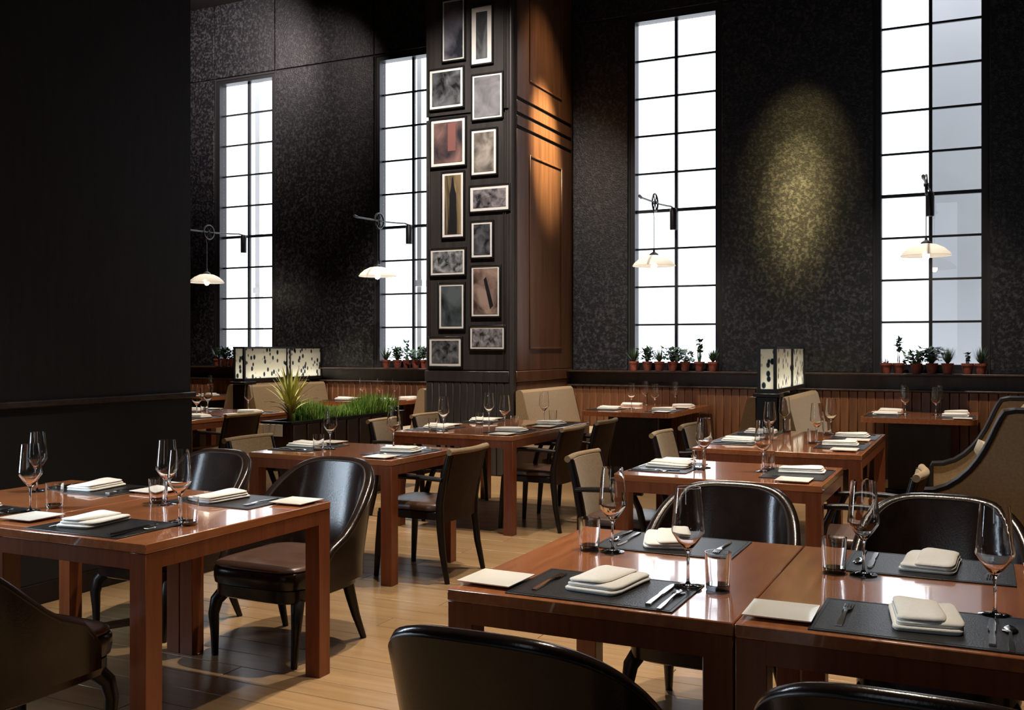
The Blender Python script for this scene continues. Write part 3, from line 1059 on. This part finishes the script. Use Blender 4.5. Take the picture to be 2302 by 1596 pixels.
def armchair(u, v, rz, label):
    back, panel, roll, seat, fr, legs, arms, sups = cached('armchair', arm_meshes)
    t = thing('wooden_armchair', label, 'chair', (u, v, 0), rz, 'black wooden armchairs with tan backs')
    b = obj('backrest', back, t)
    obj('top_roll', roll, b)
    obj('back_panel', panel, t, label='brown leather rear of the backrest')
    obj('seat', seat, t)
    obj('seat_frame', fr, t)
    for l in legs:
        obj('leg', l, t)
    for a, s in zip(arms, sups):
        q = obj('armrest', a, t)
        obj('arm_support', s, q)


FL, FR = -PI / 2, PI / 2     # backs on the right (sitter faces left) / backs on the left
armchair(-3.17, 5.38, FL, 'black wooden armchair showing its brown back, right of the small left table')
armchair(-4.33, 5.36, FR, 'tan backed armchair left of the small left table')
armchair(-3.19, 7.16, FL, 'brown backed armchair nearest on the right of the long table before the column')
armchair(-3.19, 7.90, FL, 'brown backed armchair farther on the right of the long table before the column')
armchair(-4.42, 7.20, FR, 'tan backed armchair nearest on the left of the long table before the column')
armchair(-4.42, 7.90, FR, 'tan backed armchair farther on the left of the long table before the column')
armchair(-1.84, 5.37, FR, 'tan backed armchair left of the small right table')
armchair(-0.58, 5.34, FL, 'armchair seen from its side between the small right table and the settee')
armchair(-1.86, 6.98, FR, 'tan backed armchair nearest on the left of the table beside the settee')
armchair(-1.86, 7.71, FR, 'tan backed armchair farther on the left of the table beside the settee')
armchair(-6.55, 7.22, FL, 'brown backed armchair at the table past the black left wall')

# ------------------------------------------------------------------ beige settee


def settee():
    t = thing('beige_settee', 'beige high-backed settee with black trim at the right picture edge', 'settee', (0, 6.75, 0))
    H = 0.75
    top = [(-0.33, 0.600), (-0.26, 0.606), (-0.19, 0.633), (-0.13, 0.675), (-0.077, 0.728), (-0.035, 0.785), (0.001, 0.848), (0.03, 0.91), (0.056, 0.972), (0.078, 1.02), (0.10, 1.055), (0.15, 1.066), (0.44, 1.068)]
    poly = [(-0.33, 0.12)] + top + [(0.46, 0.12)]
    for s in (-1, 1):
        y0, y1 = (-H, -H + 0.075) if s < 0 else (H - 0.075, H)
        sp = obj('side_panel', MB().prism(poly, y0, y1, 'y').mesh('side_panel', M['tan'], 30), t)
        tr = MB()
        pth = [(-0.335, 0.14), (-0.338, 0.40), (-0.338, 0.58)] + [(x, z + 0.008) for x, z in top]
        for y in (y0 + 0.004, y1 - 0.004):
            tr.tube([(x, y, z) for x, z in pth], 0.017, 6)
        tr.tube([(x, (y0 + y1) / 2, z - 0.002) for x, z in pth], [0.03] * len(pth), 8, 0.5)
        obj('trim', tr.mesh('trim', M['black_wood'], 60), sp)
    i = H - 0.076
    obj('backrest', MB().prism([(0.06, 0.30), (0.10, 0.50), (0.20, 1.0), (0.24, 1.05), (0.40, 1.055), (0.44, 1.0), (0.44, 0.15), (0.06, 0.15)], -i, i, 'y').mesh('backrest', M['tan'], 30), t)
    tr = MB()
    tr.tube([(0.26, -i, 1.062), (0.26, i, 1.062)], 0.02, 8)
    obj('top_trim', tr.mesh('top_trim', M['black_wood'], 60), t)
    for s in (-1, 1):
        c = MB().pillow(-0.13, s * 0.335, 0.19, 0.33, [(0.02, 0.30), (0.0, 0.32), (0, 0.42), (0.02, 0.45), (0.08, 0.465), (-9, 0.47)], 6, 32)
        obj('seat_cushion', c.mesh('seat_cushion', M['cream'], 50), t)
    obj('seat_base', MB().box(-0.31, 0.06, -i, i, 0.14, 0.30, 0.006).mesh('seat_base', M['tan']), t)
    lg = MB().box(-0.025, 0.025, -0.025, 0.025, 0, 0.14, 0.003).mesh('leg', M['black_wood'])
    for x in (-0.28, 0.40):
        for y in (-H + 0.06, H - 0.06):
            obj('leg', lg, t, (x, y, 0))


settee()
cu = tag(obj('throw_cushion', MB().pillow(0, 0, 0.17, 0.17, [(0.12, -0.055), (0.05, -0.05), (0.0, 0.0), (0.05, 0.05), (0.12, 0.055), (-9, 0.058)], 3.2, 32).mesh('throw_cushion', M['cream'], 60)),
         'cream throw cushion leaning at the far end of the beige settee', 'cushion')
cu.location = (0.03, 7.235, 0.65)
cu.rotation_euler = (0, R(68), R(8))

# ------------------------------------------------------------------ booth benches


def bench(u, f, v0, v1, label):
    """back along u, seat to the side f"""
    t = thing('booth_bench', label, 'bench', (u, v0, 0), 0, 'tan booth benches')
    L = v1 - v0

    def pr(poly):
        return MB().prism([(f * x, z) for x, z in poly], 0, L, 'y')
    obj('backrest', pr([(0.0, 0.40), (0.0, 0.93), (0.015, 0.945), (0.06, 0.945), (0.085, 0.92), (0.20, 0.46), (0.20, 0.40)]).mesh('backrest', M['tan'], 30), t)
    obj('seat', pr([(0.0, 0.30), (0.0, 0.399), (0.20, 0.399), (0.201, 0.455), (0.56, 0.462), (0.60, 0.44), (0.60, 0.30)]).mesh('seat', M['cream'], 30), t)
    obj('base', pr([(0.0, 0.0), (0.0, 0.30), (0.55, 0.30), (0.55, 0.0)]).mesh('base', M['dark_wood'], 30), t)


bench(-4.67, 1, 9.80, 11.26, 'tan booth bench with high back against the mahogany column flank')
bench(-1.97, -1, 9.44, 11.26, 'tan booth bench left of the lantern between the right windows')
bench(-1.75, 1, 9.44, 11.26, 'tan booth bench right of the lantern between the right windows')
bench(-5.81, -1, 9.75, 11.26, 'tan booth bench against the dark side of the picture column')
bench(-8.41, 1, 9.74, 11.26, 'tan booth bench right of the wide left lantern')
bench(-8.63, -1, 9.74, 11.26, 'tan booth bench left of the wide left lantern')

# ------------------------------------------------------------------ planter with grass and a yellow-green plant
pl = thing('planter_box', 'long dark slatted planter box filled with green grass', 'planter', (-5.55, 6.82, 0))
pb = MB()
L, w = 1.80, 0.155
pb.box(-w, w, 0, L, 0, 0.10)
pb.box(-w, w, 0, 0.03, 0.10, 0.755)
pb.box(-w, w, L - 0.03, L, 0.10, 0.755)
pb.box(-w, -w + 0.02, 0.03, L - 0.03, 0.10, 0.755)
pb.box(w - 0.02, w, 0.03, L - 0.03, 0.10, 0.755)
obj('box', pb.mesh('box', M['dark_wood']), pl)
rm = MB()
rm.box(-w - 0.015, w + 0.015, -0.015, 0.03, 0.755, 0.775)
rm.box(-w - 0.015, w + 0.015, L - 0.03, L + 0.015, 0.755, 0.775)
rm.box(-w - 0.015, -w + 0.03, 0.03, L - 0.03, 0.755, 0.775)
rm.box(w - 0.03, w + 0.015, 0.03, L - 0.03, 0.755, 0.775)
obj('rim', rm.mesh('rim', M['black_wood']), pl)
sl = MB().box(0, 0.014, -0.085, 0.085, 0.06, 0.745, 0.004).mesh('slat', M['dark_wood'])
for k in range(9):
    obj('slat', sl, pl, (w, 0.10 + k * 0.20, 0))
obj('soil', MB().box(-w + 0.021, w - 0.021, 0.031, L - 0.031, 0.60, 0.735).mesh('soil', M['soil']), pl)
rnd = random.Random(5)
gm = MB()
for k in range(5200):
    x = rnd.uniform(-w + 0.02, w - 0.02)
    y = rnd.uniform(0.32, L - 0.05)
    h = rnd.uniform(0.10, 0.235) * (0.85 + 0.25 * math.sin(y * 5.3))
    a = rnd.uniform(0, 2 * PI)
    ln = rnd.uniform(0.01, 0.085)
    s = rnd.uniform(0.002, 0.0042)
    ca, sa = math.cos(a), math.sin(a)
    gm.add([(x - sa * s, y + ca * s, 0.73), (x + sa * s, y - ca * s, 0.73), (x + ca * ln * 0.4 + sa * s * 0.7, y + sa * ln * 0.4 - ca * s * 0.7, 0.73 + h * 0.65),
            (x + ca * ln * 0.4 - sa * s * 0.7, y + sa * ln * 0.4 + ca * s * 0.7, 0.73 + h * 0.65), (x + ca * ln, y + sa * ln, 0.73 + h)],
           [(0, 1, 2, 3), (3, 2, 4)])
obj('grass', gm.mesh('grass', M['grass'], recalc=False), pl, label='dense green grass', kind='stuff')
cd = tag(obj('white_card', MB().box(-0.105, 0.105, -0.004, 0.0, -0.052, 0.052, 0.001).mesh('white_card', M['card'])), 'small pale card on the end of the dark planter box', 'card')
cd.location = (-5.58, 6.802, 0.70)

br = thing('bromeliad', 'spiky yellow-green plant rising from the end of the planter box', 'plant', (-5.53, 6.98, 0.735))
obj('crown', MB().lathe([(0, 0), (0.03, 0), (0.035, 0.05), (0.02, 0.12), (0, 0.14)], 10).mesh('crown', M['brom']), br)


def blade(L_, lean, wid):
    m = MB()
    n = 7
    vv = []
    for i in range(n + 1):
        t = i / n
        ang = lean * (0.35 + 0.9 * t)
        r = L_ * t
        x = r * math.sin(ang)
        z = 0.03 + r * math.cos(ang)
        hw_ = wid * (0.6 + 0.8 * t) * (1 - t ** 3) + 0.001
        vv.append((x, -hw_, z))
        vv.append((x - 0.004, 0, z - 0.004))
        vv.append((x, hw_, z))
    ff = []
    for i in range(n):
        for k in range(2):
            a = i * 3 + k
            ff.append((a, a + 1, a + 4, a + 3))
    return m.add(vv, ff).mesh('leaf', M['brom'], 70, recalc=False)


bl = [blade(0.42, R(9), 0.013), blade(0.41, R(19), 0.014), blade(0.37, R(32), 0.014), blade(0.29, R(48), 0.013)]
for k in range(52):
    obj('leaf', bl[k % 4], br, (0, 0, 0.02 * (k % 5)), k * 2.4)

# ------------------------------------------------------------------ tableware


def wine_mesh():
    prof = [(0.0, 0.0), (0.038, 0.0), (0.039, 0.002), (0.030, 0.004), (0.008, 0.008), (0.0042, 0.016), (0.0036, 0.05), (0.0042, 0.092), (0.008, 0.101),
            (0.026, 0.122), (0.0445, 0.150), (0.0458, 0.156), (0.0440, 0.178), (0.0405, 0.22), (0.0365, 0.262), (0.0350, 0.276), (0.0338, 0.276),
            (0.0353, 0.262), (0.0393, 0.22), (0.0428, 0.178), (0.0445, 0.156), (0.0430, 0.150), (0.025, 0.1245), (0.004, 0.106), (0.0, 0.1055)]
    return MB().lathe(prof, 28).mesh('wine_glass', M['glass'], 80)


def tumbler_meshes():
    prof = [(0.0, 0.016), (0.0305, 0.016), (0.0325, 0.05), (0.0345, 0.104), (0.0365, 0.104), (0.0350, 0.05), (0.0335, 0.0145), (0.0, 0.0145)]
    body = MB().lathe(prof, 28).mesh('body', M['glass'], 80)
    base = MB().lathe([(0, 0), (0.0305, 0), (0.0330, 0.003), (0.0333, 0.0142), (0, 0.0142)], 28).mesh('base', M['glass_base'], 50)
    return body, base


def napkin_meshes():
    res = []
    for sd in (1, 2, 3):
        rnd_ = random.Random(sd)
        m = MB()
        # bottom fold, middle fold, top fold with a rounded front edge
        sk = rnd_.uniform(-0.004, 0.004)
        m.pillow(0.0, 0.0, 0.078, 0.118, [(0.003, 0.0), (0.0, 0.004), (0.0, 0.010), (0.004, 0.014), (0.03, 0.015), (-9, 0.015)], 11, 44)
        m.pillow(0.001 + sk, 0.004, 0.075, 0.113, [(0.004, 0.0145), (0.0, 0.018), (0.0, 0.023), (0.005, 0.028), (0.03, 0.030), (-9, 0.031)], 10, 44)
        m.pillow(-0.018 + sk, 0.006, 0.054, 0.110, [(0.005, 0.0295), (0.0, 0.033), (0.001, 0.037), (0.008, 0.041), (0.025, 0.043), (-9, 0.0435)], 9, 44)
        # a little sag and twist so the folds are not machine-made
        out = []
        for (x, y, z) in m.v:
            k = 1 - 0.18 * ((y + 0.12) / 0.24)
            out.append((x + 0.004 * math.sin(y * 30 + sd), y + 0.003 * math.sin(x * 40 + sd * 2), z * 0.85 * (k + 0.06 * math.sin(x * 38 + y * 21 + sd))))
        m.v = out
        res.append(m.mesh('napkin', M['napkin'], 60))
    return res


def plate_mesh():
    h = 0.083
    m = MB()

    def sq(r, z):
        return [(sx * r, sy * r, z) for sx, sy in ((-1, -1), (1, -1), (1, 1), (-1, 1))]
    m.rings([[(0, 0, 0.0)], sq(0.055, 0.0), sq(h, 0.010), sq(h, 0.0125), sq(0.060, 0.0055), [(0, 0, 0.0050)]])
    return m.mesh('side_plate', M['plate'], 20)


def mat_mesh():
    return MB().box(-0.235, 0.235, -0.16, 0.16, 0, 0.0035, 0.001).mesh('placemat', M['mat'])


def stitch_mesh():
    m = MB()
    for (x0, x1, y0, y1) in ((-0.224, 0.224, -0.1505, -0.149), (-0.224, 0.224, 0.149, 0.1505), (-0.2255, -0.224, -0.149, 0.149), (0.224, 0.2255, -0.149, 0.149)):
        m.box(x0, x1, y0, y1, 0.0035, 0.0041)
    return m.mesh('stitching', M['piping'])


def flat(path_w, z0, z1, mm=None):
    """flat strip along y with half widths: [(y, halfwidth, zlift)]"""
    m = mm or MB()
    rs = []
    for (y, hw_, zl) in path_w:
        rs.append([(-hw_, y, z0 + zl), (hw_, y, z0 + zl), (hw_ * 0.8, y, z1 + zl), (-hw_ * 0.8, y, z1 + zl)])
    m.rings([[(0, path_w[0][0], z0 + path_w[0][2])]] + rs + [[(0, path_w[-1][0], z0 + path_w[-1][2])]])
    return m


def fork_mesh():
    m = flat([(-0.10, 0.007, 0), (-0.06, 0.008, 0.001), (0.0, 0.0045, 0.003), (0.035, 0.0045, 0.004), (0.05, 0.011, 0.002), (0.068, 0.012, 0.001)], 0, 0.003)
    for x in (-0.0102, -0.0034, 0.0034, 0.0102):
        m.box(x - 0.0016, x + 0.0016, 0.066, 0.112, 0.001, 0.0035)
    return m.mesh('fork', M['chrome'], 40)


def knife_mesh():
    return flat([(-0.115, 0.008, 0), (-0.06, 0.0085, 0), (-0.005, 0.006, 0), (0.0, 0.009, 0), (0.07, 0.011, 0), (0.105, 0.007, 0), (0.118, 0.001, 0)], 0, 0.0045).mesh('knife', M['chrome'], 40)


def spoon_mesh():
    m = flat([(-0.10, 0.0065, 0), (-0.06, 0.0075, 0.001), (0.0, 0.004, 0.003), (0.045, 0.004, 0.004), (0.055, 0.010, 0.003), (0.07, 0.017, 0.001), (0.088, 0.018, 0.0), (0.102, 0.012, 0.001), (0.108, 0.002, 0.003)], 0, 0.003)
    return m.mesh('spoon', M['chrome'], 60)


SEAT_N = [0]


def setting(eu, ev, rz, where, wine=(0.20, 0.29), tumb=(0.285, 0.31), items='MNPFKSWT', nap=(0.0, 0.20), napr=0.0, plate=(-0.31, 0.13)):
    """a place laid for one: (eu, ev) is the middle of the table edge before the sitter, who looks along local +y"""
    SEAT_N[0] += 1
    k = SEAT_N[0]
    c, s = math.cos(rz), math.sin(rz)

    def put(name, me, x, y, z, r=0.0):
        return obj(name, me, None, (eu + c * x - s * y, ev + s * x + c * y, z), rz + r)
    zt = TT + 0.0004
    zm = zt
    if 'M' in items:
        o = put('placemat', cached('placemat', mat_mesh), 0.005, 0.18, zt)
        tag(o, 'black leather placemat, %s' % where, 'placemat', 'black placemats')
        obj('stitching', cached('stitch', stitch_mesh), o)
        zm = zt + 0.0037
    if 'N' in items:
        o = put('napkin', cached('napkins', napkin_meshes)[k % 3], nap[0], nap[1], zm + 0.0004, napr + 0.12 * math.sin(k * 2.1))
        tag(o, 'folded white napkin, %s' % where, 'napkin', 'folded napkins')
    if 'P' in items:
        o = put('side_plate', cached('plate', plate_mesh), plate[0], plate[1], zt, 0.03 * math.sin(k))
        tag(o, 'small square white plate, %s' % where, 'plate', 'square side plates')
    if 'F' in items:
        tag(put('fork', cached('fork', fork_mesh), -0.165, 0.17, zm + 0.0008), 'steel fork, %s' % where, 'fork', 'cutlery')
    if 'K' in items:
        tag(put('knife', cached('knife', knife_mesh), 0.165, 0.17, zm + 0.0008), 'steel knife, %s' % where, 'knife', 'cutlery')
    if 'S' in items:
        tag(put('spoon', cached('spoon', spoon_mesh), 0.203, 0.125, zm + 0.0008), 'steel spoon, %s' % where, 'spoon', 'cutlery')
    if 'W' in items:
        on = abs(wine[0] - 0.005) < 0.235 and 0.02 < wine[1] < 0.34 and 'M' in items
        o = put('wine_glass', cached('wine', wine_mesh), wine[0], wine[1], (zm if on else zt) + 0.0006)
        tag(o, 'empty stemmed wine glass, %s' % where, 'wine glass', 'wine glasses')
    if 'T' in items:
        body, base = cached('tumbler', tumbler_meshes)
        p = put('tumbler', body, tumb[0], tumb[1], zt + 0.0006)
        tag(p, 'clear tumbler, %s' % where, 'tumbler', 'water tumblers')
        obj('base', base, p)


NEAR, FAR, LEFT, RIGHT = 0.0, PI, -PI / 2, PI / 2
# near left double table
setting(-2.97, 2.47, NEAR, 'near place on the near left table', wine=(0.175, 0.385), tumb=(0.262, 0.345), nap=(-0.07, 0.20), plate=(-0.385, 0.18))
setting(-2.97, 3.52, FAR, 'far place by the pulled out chair on the near left table', wine=(0.17, 0.385), tumb=(0.25, 0.36), nap=(0.06, 0.19), plate=(-0.20 - 0.10, 0.11))
setting(-3.77, 2.47, NEAR, 'place at the left picture edge on the near left table', wine=(0.262, 0.29), tumb=(0.268, 0.40))
setting(-3.77, 3.52, FAR, 'far place beside the black wall on the near left table', wine=(0.20, 0.36), tumb=(0.30, 0.36), items='MNPFKSW', nap=(0.03, 0.17))
# front table pair
setting(-0.95, 2.385, NEAR, 'near place on the front table, left half', wine=(0.205, 0.292), tumb=(0.285, 0.31), nap=(0.0, 0.215), napr=-0.06)
setting(-0.95, 3.42, FAR, 'far place on the front table, left half', wine=(0.15, 0.375), tumb=(0.232, 0.372), items='MNFKSWT', nap=(0.03, 0.17), napr=0.3)
setting(-0.15, 2.385, NEAR, 'near place on the front table, right half', wine=(0.172, 0.345), items='MNPFKSW', nap=(0.02, 0.21), napr=0.02)
setting(-0.15, 3.42, FAR, 'far place on the front table, right half', wine=(0.173, 0.36), tumb=(0.255, 0.365), items='MNPFKSWT', nap=(0.0, 0.16), napr=0.02, plate=(-0.34, 0.12))
# small table behind the left leather chairs
setting(-4.25, 5.34, LEFT, 'left place on the small left table', wine=(0.02, 0.36), tumb=(0.12, 0.34), nap=(-0.03, 0.13))
setting(-3.17, 5.34, RIGHT, 'right place on the small left table', wine=(0.25, 0.40), items='MNPFKSW', nap=(0.03, 0.20))
# long table before the column
for (vc, w) in ((7.06, 'near'), (7.86, 'far')):
    setting(-4.27, vc, LEFT, '%s left place on the long table before the column' % w, wine=(0.20, 0.36), items='MNPKWT')
    setting(-3.20, vc, RIGHT, '%s right place on the long table before the column' % w, wine=(0.20, 0.36), items='MNPKWT')
# small right table
setting(-1.77, 5.33, LEFT, 'left place on the small right table', wine=(-0.06, 0.36), tumb=(0.03, 0.36), nap=(0.0, 0.18))
setting(-0.71, 5.33, RIGHT, 'right place on the small right table', wine=(0.04, 0.37), tumb=(0.13, 0.36), nap=(0.08, 0.17), plate=(-0.29, 0.15))
# long table beside the settee
setting(-1.77, 6.98, LEFT, 'near left place on the table beside the settee', wine=(-0.22, 0.37), tumb=(-0.13, 0.38), items='MNKWT')
setting(-1.77, 7.72, LEFT, 'far left place on the table beside the settee', wine=(-0.28, 0.33), tumb=(-0.2, 0.36), items='MNKWT', plate=(0.3, 0.13))
setting(-0.69, 6.98, RIGHT, 'near right place on the table beside the settee', wine=(0.20, 0.38), tumb=(0.08, 0.39), items='MNPKWT', nap=(0.05, 0.20))
setting(-0.69, 7.72, RIGHT, 'far right place on the table beside the settee', wine=(0.17, 0.38), tumb=(0.05, 0.39), items='MNPKWT')
# booth tables
setting(-3.87, 10.05, LEFT, 'near left place in the booth right of the column', items='MNPW', wine=(-0.25, 0.37))
setting(-3.87, 10.80, LEFT, 'far left place in the booth right of the column', items='NPW', wine=(-0.2, 0.30))
setting(-2.87, 10.10, RIGHT, 'near right place in the booth right of the column', items='MNPW', wine=(0.22, 0.37))
setting(-2.87, 10.85, RIGHT, 'far right place in the booth right of the column', items='NPW', wine=(0.14, 0.34))
setting(-1.09, 10.35, LEFT, 'near left place in the booth under the rightmost window', items='MNPW', wine=(-0.22, 0.37))
setting(-1.09, 10.95, LEFT, 'far left place in the booth under the rightmost window', items='NW', wine=(-0.12, 0.32))
setting(-0.06, 10.38, RIGHT, 'near right place in the booth under the rightmost window', items='MNPW', wine=(0.20, 0.38))
setting(-0.06, 10.95, RIGHT, 'far right place in the booth under the rightmost window', items='NW', wine=(0.14, 0.36))
setting(-7.58, 10.40, LEFT, 'left place in the booth left of the column', items='MNPW', wine=(-0.15, 0.37))
setting(-6.58, 10.40, RIGHT, 'near right place in the booth left of the column', items='MNPW', wine=(0.16, 0.37))
setting(-6.58, 10.98, RIGHT, 'far right place in the booth left of the column', items='NW', wine=(-0.13, 0.33))
setting(-9.46, 10.45, RIGHT, 'right place in the booth under the leftmost window', items='MNPW', wine=(0.18, 0.37))
# table past the black wall
setting(-6.57, 7.15, RIGHT, 'near right place on the table past the black wall', items='MNPKWT', wine=(0.18, 0.38), tumb=(0.28, 0.38))
setting(-7.65, 7.20, LEFT, 'near left place on the table past the black wall', items='MNPKW', wine=(0.0, 0.36))
setting(-7.65, 7.85, LEFT, 'far left place on the table past the black wall', items='MNPKW', wine=(0.0, 0.36))
setting(-6.57, 7.90, RIGHT, 'far right place on the table past the black wall', items='MNPKW', wine=(0.18, 0.38))
